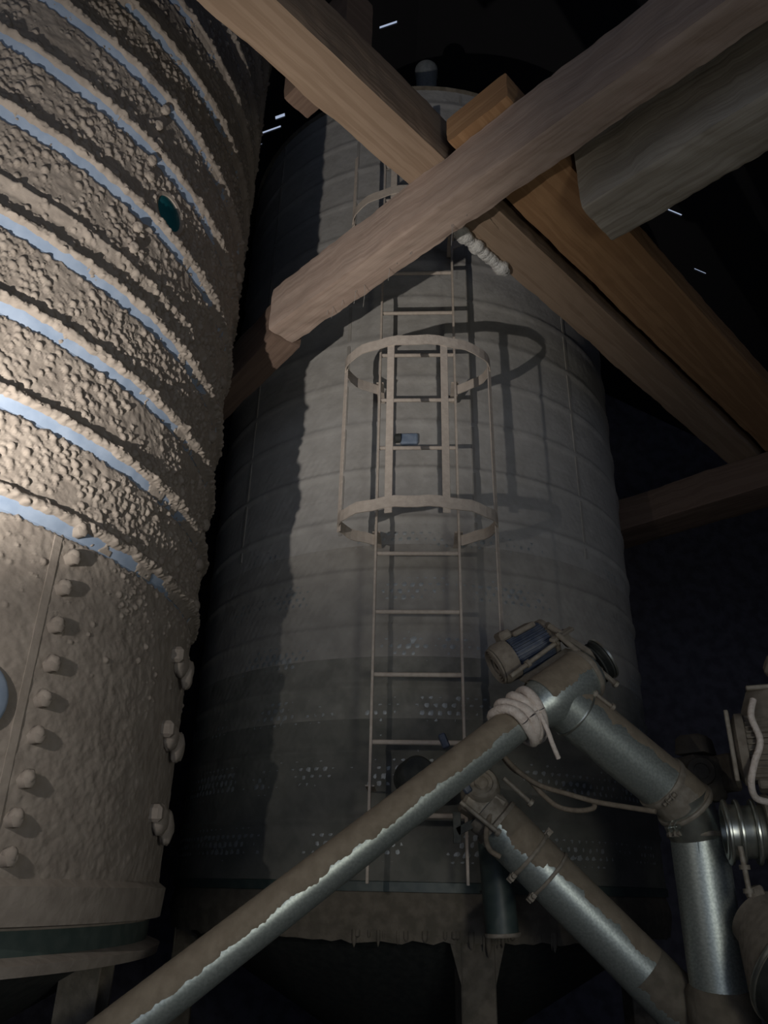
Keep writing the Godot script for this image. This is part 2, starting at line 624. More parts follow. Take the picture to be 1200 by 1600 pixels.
func build_blue_tank() -> void:
	var t := thing("storage_tank", "tall round blue steel tank caked in lumpy tan dust", "tank", BLUE_TANK)
	# steel courses; each rib belongs to the course above it
	var cuts := [1.6]
	for h in BLUE_RIBS:
		cuts.append(h - 0.04)
	cuts.append(6.2)
	for i in cuts.size() - 1:
		tank_wall(t, "wall_course", cuts[i], cuts[i + 1], 0.012, blue_profile, mats.blue_paint, 110)
	# top
	var g := Geo.new()
	g.lathe(Vector3.ZERO, Vector3.UP, [[1.4, 6.2], [1.44, 6.22], [0.3, 6.75], [0.0, 6.76]], 64)
	put("tank_lid", g, mats.dark_dust, t)
	# the crust: one relief skin per course
	var lo := FastNoiseLite.new()
	lo.seed = 5
	lo.frequency = 1.6
	lo.fractal_octaves = 3
	var mid := FastNoiseLite.new()
	mid.seed = 6
	mid.frequency = 14.0
	mid.fractal_octaves = 4
	var a0 := 30.0
	var a1 := 112.0
	var na := 410
	var arc := deg_to_rad(a1 - a0) * TANK_RADIUS
	for i in cuts.size() - 1:
		var y0: float = cuts[i]
		var y1: float = cuts[i + 1] + 0.004
		if i == 0:
			y0 = 1.59
		var ny := int((y1 - y0) / 0.005) + 1
		var hf := PackedFloat32Array()
		hf.resize(na * ny)
		# lumps, thicker on the upper courses
		var many := 0.0 if y0 < 2.0 else 1.0
		if y0 > 3.9:
			many = 0.55
		if y0 > 4.5:
			many = 0.3
		var count := int(17000.0 * (y1 - y0) * (many if many > 0.0 else 0.42))
		for k in count:
			var fx := rng.randf()
			var fy := rng.randf()
			var s := fx * arc
			var y := y0 + (y1 - y0) * fy
			if i == 0:
				var keep := clampf((y - 2.05) / 0.45, 0.0, 1.0)
				if rng.randf() > keep * keep * 0.9 + 0.004:
					continue
			var dens := lo.get_noise_2d(s * 1.7, y * 1.7) * 0.9 + 0.55
			if rng.randf() > dens:
				continue
			var r := 0.0038 + 0.0095 * pow(rng.randf(), 3.2)
			if i == 0:
				r *= 0.75
			var hgt := r * rng.randf_range(0.45, 0.95)
			stamp(hf, na, ny, arc, y1 - y0, s, y - y0, r, hgt)
		var pts := PackedVector3Array()
		pts.resize(na * ny)
		var uvs := PackedVector2Array()
		uvs.resize(na * ny)
		for r in ny:
			var y := y0 + (y1 - y0) * r / (ny - 1)
			for c in na:
				var fa := float(c) / (na - 1)
				var deg := a0 + (a1 - a0) * fa
				var s := fa * arc
				var th := 0.005 + 0.003 * lo.get_noise_2d(s * 3.0, y * 3.0) + 0.0026 * mid.get_noise_2d(s * 1.6, y * 1.6) + hf[r * na + c]
				if i > 0:
					# the underside of the rib stays clean; its lip and the ledge above it are thick
					var d: float = y - cuts[i]
					var wob := 0.007 * mid.get_noise_2d(s * 1.6, 40.0 + i) + 0.010 * lo.get_noise_2d(s * 5.0, 70.0 + i)
					var clean := clampf((deg - 52.0) / 45.0, 0.0, 1.0)
					var edge := 0.037 + wob * 0.7 - 0.008 * clean
					if d < edge:
						var bare := -0.004 if d < edge - 0.007 else lerpf(-0.004, th, (d - edge + 0.007) / 0.007)
						# dust creeps over the paint towards the right and on the upper ribs
						var creep: float = 0.5 + 0.8 * lo.get_noise_2d(s * 4.0, y * 3.0 + 7.0) + 0.5 * mid.get_noise_2d(s * 2.0, y * 2.0)
						var cover: float = clampf((deg - 64.0) / 24.0, 0.0, 1.0) * 0.85 + clampf((y - 4.6) / 0.6, 0.0, 0.6)
						th = 0.0012 + 0.2 * th if creep < cover else bare
					elif d < 0.075:
						th += 0.003 + 0.006 * mid.get_noise_2d(s * 2.0, y * 2.0)
				if i == 3:
					var d2 := y - 3.505 + 0.008 * mid.get_noise_2d(s * 2.0, 9.0)
					if d2 > 0.0 and d2 < 0.03 and lo.get_noise_2d(s * 4.0, 33.0) > -0.12:
						th = -0.003
				# the lower end of a course frays out above the next rib
				var top: float = cuts[i + 1] - y + 0.012 * mid.get_noise_2d(s * 1.8, 90.0 + i)
				if i < cuts.size() - 2 and top < 0.012:
					th = minf(th, -0.004 + maxf(top, 0.0))
				# glass port wiped clean
				var pd := Vector2((deg - 66.6) * deg_to_rad(1.0) * TANK_RADIUS, y - 3.925).length()
				if pd < 0.080:
					th = -0.006
				var pr := blue_profile(y)
				pts[r * na + c] = cyl(deg, pr + th, y)
				uvs[r * na + c] = Vector2(s, y)
		g = Geo.new()
		g.skin(pts, ny, na, 1.0, false, uvs)
		var o := put("dust_crust", g, mats.dust, t)
		o.set_meta("kind", "stuff")
	# bolts of the two panel seams, capped with dust
	var k := 0
	for y in [2.53, 2.44, 2.345, 2.236, 2.13, 2.034, 1.941, 1.831, 1.738, 1.65]:
		bolt(t, 62.0 - rng.randf_range(0.0, 0.7), y, 0.021, 0.036, k)
		k += 1
	for y in [4.36, 4.25, 4.17, 4.06, 3.98, 3.72, 3.62]:
		bolt(t, 61.2 + rng.randf_range(-0.4, 0.4), y, 0.019, 0.028, k)
		k += 1
	for y in [2.333, 2.075, 1.807]:
		g = Geo.new()
		var c := cyl(91.0, TANK_RADIUS + 0.02, y)
		var lb := Basis(Vector3.UP, deg_to_rad(91.0))
		g.box(cyl(88.5, TANK_RADIUS + 0.018, y + 0.004), Vector3(0.05, 0.055, 0.05), lb * Basis(Vector3.BACK, 0.15), 0.014)
		g.lump(c + Vector3(0, -0.012, 0), Vector3(0.026, 0.05, 0.055), k, 18)
		g.lump(cyl(93.5, TANK_RADIUS + 0.032, y - 0.035), Vector3(0.024, 0.055, 0.04), k + 50, 18)
		var q := put("seam_lug", g, mats.dust, t)
		q.set_meta("label", "seam lug buried in dust")
		k += 1
	for y in [2.95, 3.3, 2.6, 3.62, 2.75, 4.3]:
		g = Geo.new()
		g.lump(cyl(94.0 + rng.randf_range(-3, 4), TANK_RADIUS + 0.012, y), Vector3(0.02, 0.028, 0.03), k + 30, 12)
		put("dust_lump", g, mats.dust, t)
		k += 1
	# lapped joint of the lower panels
	g = Geo.new()
	var path := []
	for i in 10:
		path.append(cyl(59.6, TANK_RADIUS + 0.0055, 1.62 + 0.87 * i / 9.0))
	g.strip(path, cyl(59.6 + 90.0, 1.0, 0.0), 0.024, 0.006)
	put("panel_joint", g, mats.dust, t)
	# round glass port and the blue cap at the frame's edge
	var outp := cyl(66.6, 1.0, 0.0)
	g = Geo.new()
	g.lathe(cyl(66.6, TANK_RADIUS - 0.004, 3.925), outp, [[0.088, 0.0], [0.088, 0.012], [0.082, 0.016], [0.070, 0.013], [0.068, 0.006]], 32)
	put("port_rim", g, mats.dust, t)
	g = Geo.new()
	g.lathe(cyl(66.6, TANK_RADIUS - 0.004, 3.925), outp, [[0.070, 0.008], [0.04, 0.013], [0.0, 0.015]], 32)
	put("port_glass", g, mats.port_glass, t)
	outp = cyl(53.7, 1.0, 0.0)
	g = Geo.new()
	g.lathe(cyl(53.7, TANK_RADIUS, 2.005), outp, [[0.095, 0.0], [0.095, 0.022], [0.085, 0.030], [0.05, 0.034], [0.0, 0.035]], 32)
	var cap := put("inspection_cap", g, mats.blue_paint, t)
	cap.set_meta("label", "round blue inspection cap")
	# base ring: lip, recessed band, lower flange
	g = Geo.new()
	g.lathe(Vector3.ZERO, Vector3.UP, [[1.30, 1.395], [1.43, 1.395], [1.435, 1.42], [1.40, 1.432], [1.385, 1.435], [1.385, 1.497], [1.425, 1.502], [1.432, 1.59], [1.40, 1.612]], 110)
	put("base_ring", g, mats.dust, t)
	g = Geo.new()
	g.lathe(Vector3.ZERO, Vector3.UP, [[1.388, 1.434], [1.390, 1.492]], 110)
	put("base_band", g, mats.teal_paint, t)
	g = Geo.new()
	g.lathe(Vector3.ZERO, Vector3.UP, [[0.18, 0.75], [0.2, 0.75], [1.34, 1.40], [1.34, 1.46], [0.0, 1.46]], 64)
	put("hopper_bottom", g, mats.dark_metal, t)
	for deg in [86.0, 176.0, 266.0, 356.0]:
		g = Geo.new()
		var c := cyl(deg, 1.30, 0.0)
		var b := Basis(Vector3.UP, deg_to_rad(deg))
		for e in [-1.0, 1.0]:
			g.box(c + b * Vector3(e * 0.05, 0.70, 0), Vector3(0.012, 1.4, 0.12), b, 0.002)
		g.box(c + Vector3(0, 0.70, 0), Vector3(0.10, 1.4, 0.010), b, 0.002)
		g.box(c + Vector3(0, 0.008, 0), Vector3(0.2, 0.016, 0.2), b, 0.002)
		put("leg", g, mats.dark_dust, t)


func stamp(hf: PackedFloat32Array, na: int, ny: int, arc: float, high: float, s: float, y: float, r: float, h: float) -> void:
	var sx := arc / (na - 1)
	var sy := high / (ny - 1)
	var c0 := maxi(0, int((s - r) / sx))
	var c1 := mini(na - 1, int((s + r) / sx) + 1)
	var r0 := maxi(0, int((y - r) / sy))
	var r1 := mini(ny - 1, int((y + r) / sy) + 1)
	for j in range(r0, r1 + 1):
		for i in range(c0, c1 + 1):
			var d := Vector2(i * sx - s, j * sy - y).length() / r
			if d < 1.0:
				var v := h * pow(1.0 - d * d, 0.42)
				if v > hf[j * na + i]:
					hf[j * na + i] = v


func bolt(t: Node3D, deg: float, y: float, r: float, l: float, k: int) -> void:
	var g := Geo.new()
	g.lathe(cyl(deg, TANK_RADIUS, y), cyl(deg, 1.0, 0.0), [[r * 1.1, 0.0], [r, l * 0.4], [r * 0.96, l * 0.85], [r * 0.6, l], [0.0, l * 1.03]], 6)
	g.lump(cyl(deg, TANK_RADIUS + l * 0.55, y + r * 0.35), Vector3(r * 0.95, r * 1.0, r * 0.95), k, 12)
	put("bolt", g, mats.dust, t)


# ------------------------------------------------------------------ the grey tank
func grey_profile(y: float) -> float:
	var f := fposmod(y - 1.88, 0.30)
	var d := f if f < 0.15 else f - 0.30
	if absf(d) < 0.028:
		return TANK_RADIUS + 0.011 * (0.5 + 0.5 * cos(d / 0.028 * PI))
	return TANK_RADIUS


func build_grey_tank() -> void:
	var t := thing("storage_tank", "round ribbed grey steel tank with the caged ladder on its front", "tank", GREY_TANK)
	var bottom := 1.60
	var cuts := []
	for i in 18:
		cuts.append(bottom + 0.13 + 0.30 * i)
	cuts[0] = bottom
	# plain courses all round; those that face the viewer carry their dimples
	var a0 := -82.0
	var a1 := 88.0
	for i in cuts.size() - 1:
		var y0: float = cuts[i]
		var y1: float = cuts[i + 1]
		var dimpled := y1 < 4.1
		tank_wall(t, "wall_course", y0, y1, 0.012, func(y: float) -> float: return grey_profile(y) - (0.006 if dimpled else 0.0), mats.tank_steel, 110)
	var lo := FastNoiseLite.new()
	lo.seed = 15
	lo.frequency = 1.3
	lo.fractal_octaves = 4
	var hi := FastNoiseLite.new()
	hi.seed = 16
	hi.frequency = 22.0
	hi.fractal_octaves = 4
	var arc := deg_to_rad(a1 - a0) * TANK_RADIUS
	for i in cuts.size() - 1:
		var y0: float = cuts[i]
		var y1: float = cuts[i + 1]
		var low := y1 < 4.1
		var na := 380 if low else 250
		var ny := int((y1 - y0) / (0.011 if low else 0.02)) + 1
		var steel := PackedVector3Array()
		var dust := PackedVector3Array()
		var uvs := PackedVector2Array()
		for r in ny:
			var y := y0 + (y1 - y0) * r / (ny - 1)
			var pr := grey_profile(y)
			for c in na:
				var fa := float(c) / (na - 1)
				var deg := a0 + (a1 - a0) * fa
				var s := fa * arc
				var cu: float = s / 0.044
				var cv: float = y / 0.036
				if int(floor(cv)) % 2 == 0:
					cu += 0.5
				var dx: float = (cu - floor(cu) - 0.5) * 2.0
				var dy: float = (cv - floor(cv) - 0.5) * 2.0
				var dm := 0.0045 * pow(maxf(0.0, 1.0 - (dx * dx + dy * dy) * 2.0), 0.9)
				if low:
					steel.append(cyl(deg, pr + dm, y))
				# dust lies thick on the wall and thin in the band under each rib
				var under := fposmod(1.88 - y, 0.30)   # distance below the next rib
				var th := 0.0046 + 0.0022 * lo.get_noise_2d(s * 2.0, y * 2.0) + 0.0016 * hi.get_noise_2d(s, y)
				if y < 3.3:
					var band := clampf(1.7 - absf(under - 0.10) / 0.058, 0.0, 1.0)
					th -= 0.0030 * band * clampf(0.7 + 2.4 * lo.get_noise_2d(s * 1.2, 50.0 + y), 0.15, 1.0)
					if y < 2.7:
						th -= 0.0006
				th += dm * 0.35
				dust.append(cyl(deg, pr + maxf(th, -0.001), y))
				uvs.append(Vector2(s, y))
		var g := Geo.new()
		if low:
			g.skin(steel, ny, na, 1.0, false, uvs)
			put("dimpled_sheet", g, mats.tank_steel, t)
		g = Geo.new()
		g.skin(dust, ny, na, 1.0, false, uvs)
		var o := put("dust_film", g, mats.pale_dust if y1 > 3.3 else mats.grey_dust if y1 > 2.7 else (mats.half_shaded_dust if y1 > 2.4 else mats.shaded_dust), t)  # the two lowest tones carry the fading lamp light in their colour
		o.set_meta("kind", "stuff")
	var g := Geo.new()
	g.lathe(Vector3.ZERO, Vector3.UP, [[1.4, 6.825], [1.43, 6.84], [0.3, 7.0], [0.0, 7.01]], 64)
	put("tank_lid", g, mats.dark_dust, t)
	# vertical panel seams
	for deg in [-19.9, -50.0, 10.0, 40.0]:
		g = Geo.new()
		var path := []
		for i in 30:
			path.append(cyl(deg, TANK_RADIUS + 0.007, 3.3 + 3.5 * i / 29.0))
		g.strip(path, cyl(deg + 90.0, 1.0, 0.0), 0.02, 0.006)
		put("panel_seam", g, mats.grey_dust, t)
	# small blue port beside the ladder
	var outp := cyl(-4.6, 1.0, 0.0)
	var bb := Basis(Vector3.UP, deg_to_rad(-4.6))
	g = Geo.new()
	g.box(cyl(-4.6, TANK_RADIUS + 0.012, 3.86), Vector3(0.10, 0.066, 0.045), bb, 0.008)
	var pbox := put("port_box", g, mats.blue_paint, t)
	pbox.set_meta("label", "small blue box on the tank wall")
	g = Geo.new()
	g.lathe(cyl(-4.6, TANK_RADIUS + 0.03, 3.86) - bb.x * 0.075, -bb.x, [[0.026, -0.03], [0.026, 0.0], [0.018, 0.006], [0.0, 0.007]], 16)
	put("port_cap", g, mats.dark_metal, pbox)
	# base: teal band, dusty skirt, hopper and legs
	g = Geo.new()
	g.lathe(Vector3.ZERO, Vector3.UP, [[1.40, 1.59], [1.412, 1.592], [1.412, 1.63], [1.402, 1.635]], 110)
	put("base_band", g, mats.teal_paint, t)
	g = Geo.new()
	var noise := FastNoiseLite.new()
	noise.seed = 44
	noise.frequency = 9.0
	var pts := PackedVector3Array()
	var cols := 200
	for r in 7:
		for c in cols:
			var deg := 360.0 * c / (cols - 1)
			var q := cyl(deg, 1.0, 0.0)
			var dn := noise.get_noise_2d(q.x * 6.0, q.z * 6.0)
			var y := 1.59 - 0.17 * r / 6.0 - (0.02 * (1.0 + dn) if r == 6 else 0.0)
			pts.append(cyl(deg, 1.395 + 0.02 * sin(PI * r / 6.0) + 0.006 * dn, y))
	g.skin(pts, 7, cols, -1.0, true)
	put("base_skirt", g, mats.dark_dust, t)
	g = Geo.new()
	g.lathe(Vector3.ZERO, Vector3.UP, [[0.18, 0.75], [0.2, 0.75], [1.36, 1.42], [1.38, 1.58], [0.0, 1.59]], 64)
	put("hopper_bottom", g, mats.dark_metal, t)
	for deg in [8.0, 98.0, 188.0, 278.0]:
		g = Geo.new()
		var c := cyl(deg, 1.31, 0.0)
		var b := Basis(Vector3.UP, deg_to_rad(deg))
		g.box(c + Vector3(0, 0.71, 0), Vector3(0.15, 1.42, 0.13), b, 0.006)
		for e in [-1.0, 1.0]:
			var x0: float = e * 0.075
			var x1: float = e * 0.125
			var q0 := c + b * Vector3(x0, 1.25, 0.06)
			var q1 := c + b * Vector3(x0, 1.42, 0.06)
			var q2 := c + b * Vector3(x1, 1.42, 0.06)
			g.tri(q0, q1, q2, b.z)
			g.tri(q0 - b.z * 0.012, q1 - b.z * 0.012, q2 - b.z * 0.012, -b.z)
			g.quad(q0, q2, q2 - b.z * 0.012, q0 - b.z * 0.012, b.x * e)
		g.box(c + Vector3(0, 0.01, 0), Vector3(0.26, 0.02, 0.26), b, 0.002)
		put("leg", g, mats.dark_dust, t)
	# dust strands that hang from the skirt
	g = Geo.new()
	for i in 26:
		var deg := rng.randf_range(-14.0, 30.0)
		var l := 0.012 + 0.09 * pow(rng.randf(), 3.0)
		var w := rng.randf_range(0.004, 0.016)
		var top := cyl(deg, 1.40, 1.425)
		g.lathe(top, Vector3.DOWN, [[w, -0.02], [w * 0.9, l * 0.4], [w * 0.4, l * 0.8], [0.0, l]], 6)
	var st := put("hanging_dust", g, mats.dark_dust, t)
	st.set_meta("kind", "stuff")


# ------------------------------------------------------------------ timbers
# a sawn timber from a to b (centre line), width across, height up, with worn edges
func timber(a: Vector3, b: Vector3, width: float, high: float, s: int, rough := 0.006, wane := 0.02) -> Geo:
	var g := Geo.new()
	var z := (b - a).normalized()
	var x := Vector3.UP.cross(z).normalized()
	var l := a.distance_to(b)
	var rows := int(l / 0.025) + 2
	var ring := []
	var per := 0
	for side in 4:
		for k in 9:
			var f := -1.0 + 2.0 * k / 8.0
			var q := Vector2.ZERO
			match side:
				0: q = Vector2(f, -1.0)
				1: q = Vector2(1.0, f)
				2: q = Vector2(-f, 1.0)
				3: q = Vector2(-1.0, -f)
			ring.append(q)
	ring.append(ring[0])
	per = ring.size()
	var no := FastNoiseLite.new()
	no.seed = s
	no.frequency = 3.0
	no.fractal_octaves = 4
	var pts := PackedVector3Array()
	var uvs := PackedVector2Array()
	var h := Vector2(width, high) * 0.5
	for r in rows:
		var along := l * r / (rows - 1)
		var c := a + z * along
		var run := 0.0
		var last := Vector2.ZERO
		for k in per:
			var q: Vector2 = ring[k]
			var w := Vector2(q.x * h.x, q.y * h.y)
			# round the corners off; the amount wanders along the timber
			var cx := h.x - absf(w.x)
			var cy := h.y - absf(w.y)
			var rr := wane * (1.0 + 0.9 * no.get_noise_3d(along * 0.8, q.x * 1.0, q.y * 1.0 + 20.0))
			if cx < rr and cy < rr:
				var inner := Vector2(signf(q.x) * (h.x - rr), signf(q.y) * (h.y - rr))
				var dv := w - inner
				if dv.length() > rr:
					w = inner + dv.normalized() * rr
			var dsp := rough * no.get_noise_3d(along * 1.2, w.x * 5.0, w.y * 5.0) + rough * 0.6 * no.get_noise_3d(along * 5.0, w.x * 18.0, w.y * 18.0 + 9.0)
			w += Vector2(q.x * absf(q.x), q.y * absf(q.y)).normalized() * dsp
			if k > 0:
				run += w.distance_to(last)
			last = w
			pts.append(c + x * w.x + Vector3.UP * w.y)
			uvs.append(Vector2(along, run))
	g.skin(pts, rows, per, -1.0 if not _skin_out(pts, a, per) else 1.0, true, uvs)
	for e in [0, rows - 1]:
		var c := a if e == 0 else b
		for k in per - 1:
			g.tri(c, pts[e * per + k], pts[e * per + k + 1], -z if e == 0 else z)
	return g


func _skin_out(pts: PackedVector3Array, c: Vector3, cols: int) -> bool:
	var du := pts[1] - pts[0]
	var dv := pts[cols] - pts[0]
	return du.cross(dv).dot(pts[0] - c) > 0.0


# point from the two diagonal coordinates of the timber frame: along the tie beams (sum) and across them (dif)
func diag(sum: float, dif: float, y: float) -> Vector3:
	return Vector3((sum + dif) * 0.5, y, (sum - dif) * 0.5)


func beam(called: String, label: String, a: Vector3, b: Vector3, w: float, h: float, m: Material, s: int, rough := 0.006, wane := 0.02) -> MeshInstance3D:
	var o := put(called, timber(a, b, w, h, s, rough, wane), m)
	o.set_meta("kind", "thing")
	tag(o, label, "beam")
	return o


func build_timbers() -> void:
	beam("tie_beam", "thick dusty timber crossing in front of the ladder from left to upper right", diag(-3.60, 2.54, 4.18), diag(4.4, 2.54, 4.18), 0.155, 0.26, mats.wood_dusty, 301, 0.008, 0.012)
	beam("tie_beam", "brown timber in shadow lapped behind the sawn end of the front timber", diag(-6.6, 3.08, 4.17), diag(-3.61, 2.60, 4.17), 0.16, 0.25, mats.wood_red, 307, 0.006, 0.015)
	beam("cross_beam", "tan timber running diagonally from upper left to lower right over the ladder", diag(-2.15, -0.6, 4.44), diag(-2.15, 7.5, 4.44), 0.205, 0.26, mats.wood_tan, 302, 0.005, 0.014)
	beam("plank", "wide orange brown plank with a sawn stub end above the tie beam", diag(-1.72, 2.38, 4.387), diag(-1.72, 7.5, 4.387), 0.30, 0.14, mats.wood_orange, 303, 0.006, 0.012)
	beam("tie_beam", "cracked grey timber at upper right behind the crossing", diag(-1.47, 3.17, 4.24), diag(4.4, 3.17, 4.24), 0.26, 0.38, mats.wood_grey, 304, 0.011, 0.03)
	beam("tie_beam", "dark reddish timber far right carrying the lower end of the diagonal timbers", diag(-5.2, 7.28, 4.18), diag(2.6, 7.28, 4.18), 0.34, 0.26, mats.wood_red, 305, 0.008, 0.02)
	beam("beam_stub", "short dark timber block lying over the diagonal timber at top left", diag(-2.62, 1.80, 4.755), diag(-2.08, 1.80, 4.755), 0.14, 0.36, mats.wood_red, 306, 0.006, 0.015)
	# lumpy white foam strip under the diagonal timber
	var g := Geo.new()
	for i in 17:
		var f := i / 16.0
		var c := diag(-2.285, 2.78 + 0.62 * f, 4.292)
		g.lump(c, Vector3(0.035, 0.028, 0.035) * rng.randf_range(0.75, 1.15), 600 + i, 12)
	var o := put("foam_strip", g, mats.foam)
	tag(o, "lumpy white foam strip along the lower edge of the diagonal timber", "foam")
	# dust threads under the tie beam
	g = Geo.new()
	for i in 13:
		var q := diag(rng.randf_range(-3.2, -1.9), 2.58, 4.07)
		var l := 0.03 + 0.12 * pow(rng.randf(), 2.0)
		g.tube([q, q + Vector3(0.003, -l * 0.5, 0.002), q + Vector3(-0.002, -l, 0)], 0.001, 5)
	o = put("cobweb", g, mats.grey_dust)
	o.set_meta("kind", "stuff")
	tag(o, "dusty cobweb threads hanging under the front timber", "cobweb")


# ------------------------------------------------------------------ caged ladder
func build_ladder() -> void:
	# ladder axes: out points from the tank to the viewer
	var a := deg_to_rad(0.0)
	var at := Vector3(0.168, 0, -3.497)
	var t := thing("caged_ladder", "dusty steel ladder with hooped safety cage on the grey tank", "ladder", at)
	var side := Vector3(cos(deg_to_rad(-2.75)), 0, sin(deg_to_rad(2.75)))
	side = Vector3(0.9988, 0, 0.048)
	var out := Vector3(-0.048, 0, 0.9988)
	var m: Material = mats.ladder_dust
	for s in [-1.0, 1.0]:
		var g := Geo.new()
		g.bar(side * (s * 0.205) + Vector3.UP * 1.62, side * (s * 0.205) + Vector3.UP * 6.15, 0.012, 0.04, out)
		put("rail", g, m, t)
	for i in 15:
		var g := Geo.new()
		var y := 1.883 + 0.30 * i
		g.tube([side * -0.20 + Vector3.UP * y, side * 0.20 + Vector3.UP * y], 0.011, 8)
		put("rung", g, m, t)
	for y in [2.0, 3.2, 4.1, 5.2, 6.0]:
		for s in [-1.0, 1.0]:
			var g := Geo.new()
			g.bar(side * (s * 0.205) + Vector3.UP * y, side * (s * 0.205) + Vector3.UP * y - out * 0.2, 0.04, 0.006, Vector3.UP)
			put("wall_bracket", g, m, t)
	# two baskets of the cage, each with two hoops and four straps
	for basket in [[3.155, 4.05], [5.1, 5.6]]:
		for y in basket:
			if y > 5.5:
				continue
			var path := []
			for i in 37:
				var th := lerpf(-0.80 * PI, 0.80 * PI, i / 36.0)
				var hw := 0.375
				var x := sin(th) * hw
				var z := 0.195 + cos(th) * 0.235
				path.append(side * x + out * z + Vector3.UP * (y + 0.004 * sin(i * 1.7)))
			path.push_front(side * -0.205 + out * 0.0 + Vector3.UP * y)
			path.push_back(side * 0.205 + out * 0.0 + Vector3.UP * y)
			var g := Geo.new()
			g.strip(path, Vector3.UP, 0.056, 0.006)
			put("cage_hoop", g, m, t)
		for th in [-1.52, -0.36, 0.36, 1.52]:
			var x := sin(th) * 0.370
			var z: float = 0.195 + cos(th) * 0.230
			var q := side * x + out * z
			var n := (side * sin(th) / 0.375 + out * cos(th) / 0.235).normalized()
			if absf(th) > 1.0:
				n = (n + out * 0.75).normalized()
			var g := Geo.new()
			var ends := 0.05
			var lower: float = basket[0] - ends
			if basket[0] < 4.0 and th > 1.0:
				lower = 2.62
			g.bar(q + Vector3.UP * lower, q + Vector3.UP * (basket[1] + 0.02), 0.036 if absf(th) < 1.0 else 0.026, 0.006, n)
			put("cage_strap", g, m, t)


# ------------------------------------------------------------------ pipes
func pipe_shape(a: Vector3, b: Vector3, r: float, ends := true) -> Geo:
	var g := Geo.new()
	var l := a.distance_to(b)
	var ax := (b - a).normalized()
	var pr := [[r, 0.0]]
	var k := int(l / 0.1)
	for i in range(1, k):
		pr.append([r + 0.0006 * sin(i * 2.1), l * i / k])
	pr.append([r, l])
	if ends:
		pr.push_front([r - 0.006, 0.0])
		pr.append([r - 0.006, l])
	g.lathe(a, ax, pr, 48)
	return g


# the coat of dust along the upper side of a pipe, with a ragged edge
func dust_coat(a: Vector3, b: Vector3, r: float, half: float, s: int, thick := 0.002, lean := 0.0) -> Geo:
	var g := Geo.new()
	var ax := (b - a).normalized()
	var up := (Vector3.UP - ax * ax.y).normalized()
	var sd := ax.cross(up)
	var no := FastNoiseLite.new()
	no.seed = s
	no.frequency = 6.0
	no.fractal_octaves = 4
	var l := a.distance_to(b)
	var rows := int(l / 0.008) + 2
	var cols := 26
	var pts := PackedVector3Array()
	for i in rows:
		var d := l * i / (rows - 1)
		var w0 := half * (1.0 + 0.16 * no.get_noise_2d(d * 1.5, 3.0) + 0.07 * no.get_noise_2d(d * 9.0, 8.0))
		var w1 := half * (1.0 + 0.16 * no.get_noise_2d(d * 1.5, 33.0) + 0.07 * no.get_noise_2d(d * 9.0, 38.0))
		for c in cols:
			var f := float(c) / (cols - 1)
			var t := deg_to_rad(lerpf(-w0, w1, f) + lean)
			var e := minf(f, 1.0 - f) * 2.0
			var hgt := -0.001 + (thick + 0.001) * clampf(e * 9.0, 0.0, 1.0) + 0.001 * no.get_noise_2d(d * 6.0, t * 2.0)
			pts.append(a + ax * d + (up * cos(t) + sd * sin(t)) * (r + hgt))
	var side := 1.0
	var du := pts[1] - pts[0]
	var dv := pts[cols] - pts[0]
	if du.cross(dv).dot(pts[0] - a) < 0.0:
		side = -1.0
	g.skin(pts, rows, cols, side)
	return g


func clamp_ring(c: Vector3, ax: Vector3, r: float, w: float, h := 0.008) -> Geo:
	var g := Geo.new()
	g.lathe(c - ax * w * 0.5, ax, [[r - 0.002, 0.0], [r + h, 0.0], [r + h * 1.25, w * 0.3], [r + h * 1.25, w * 0.7], [r + h, w], [r - 0.002, w]], 48, 0.95)
	return g


func clamp_bolt(c: Vector3, ax: Vector3, r: float, dir: Vector3, m: Material, t: Node) -> void:
	var d := (dir - ax * dir.dot(ax)).normalized()
	var q := c + d * (r + 0.016)
	var g := Geo.new()
	var cr := ax.cross(d)
	g.box(q - cr * 0.012, Vector3(0.022, 0.03, 0.005), Basis(ax, d, cr), 0.001)
	g.box(q + cr * 0.012, Vector3(0.022, 0.03, 0.005), Basis(ax, d, cr), 0.001)
	g.lathe(q - cr * 0.028, cr, [[0.0, 0.0], [0.009, 0.0], [0.009, 0.01], [0.005, 0.011], [0.005, 0.05], [0.008, 0.051], [0.008, 0.058], [0.0, 0.058]], 6)
	put("clamp_bolt", g, m, t)


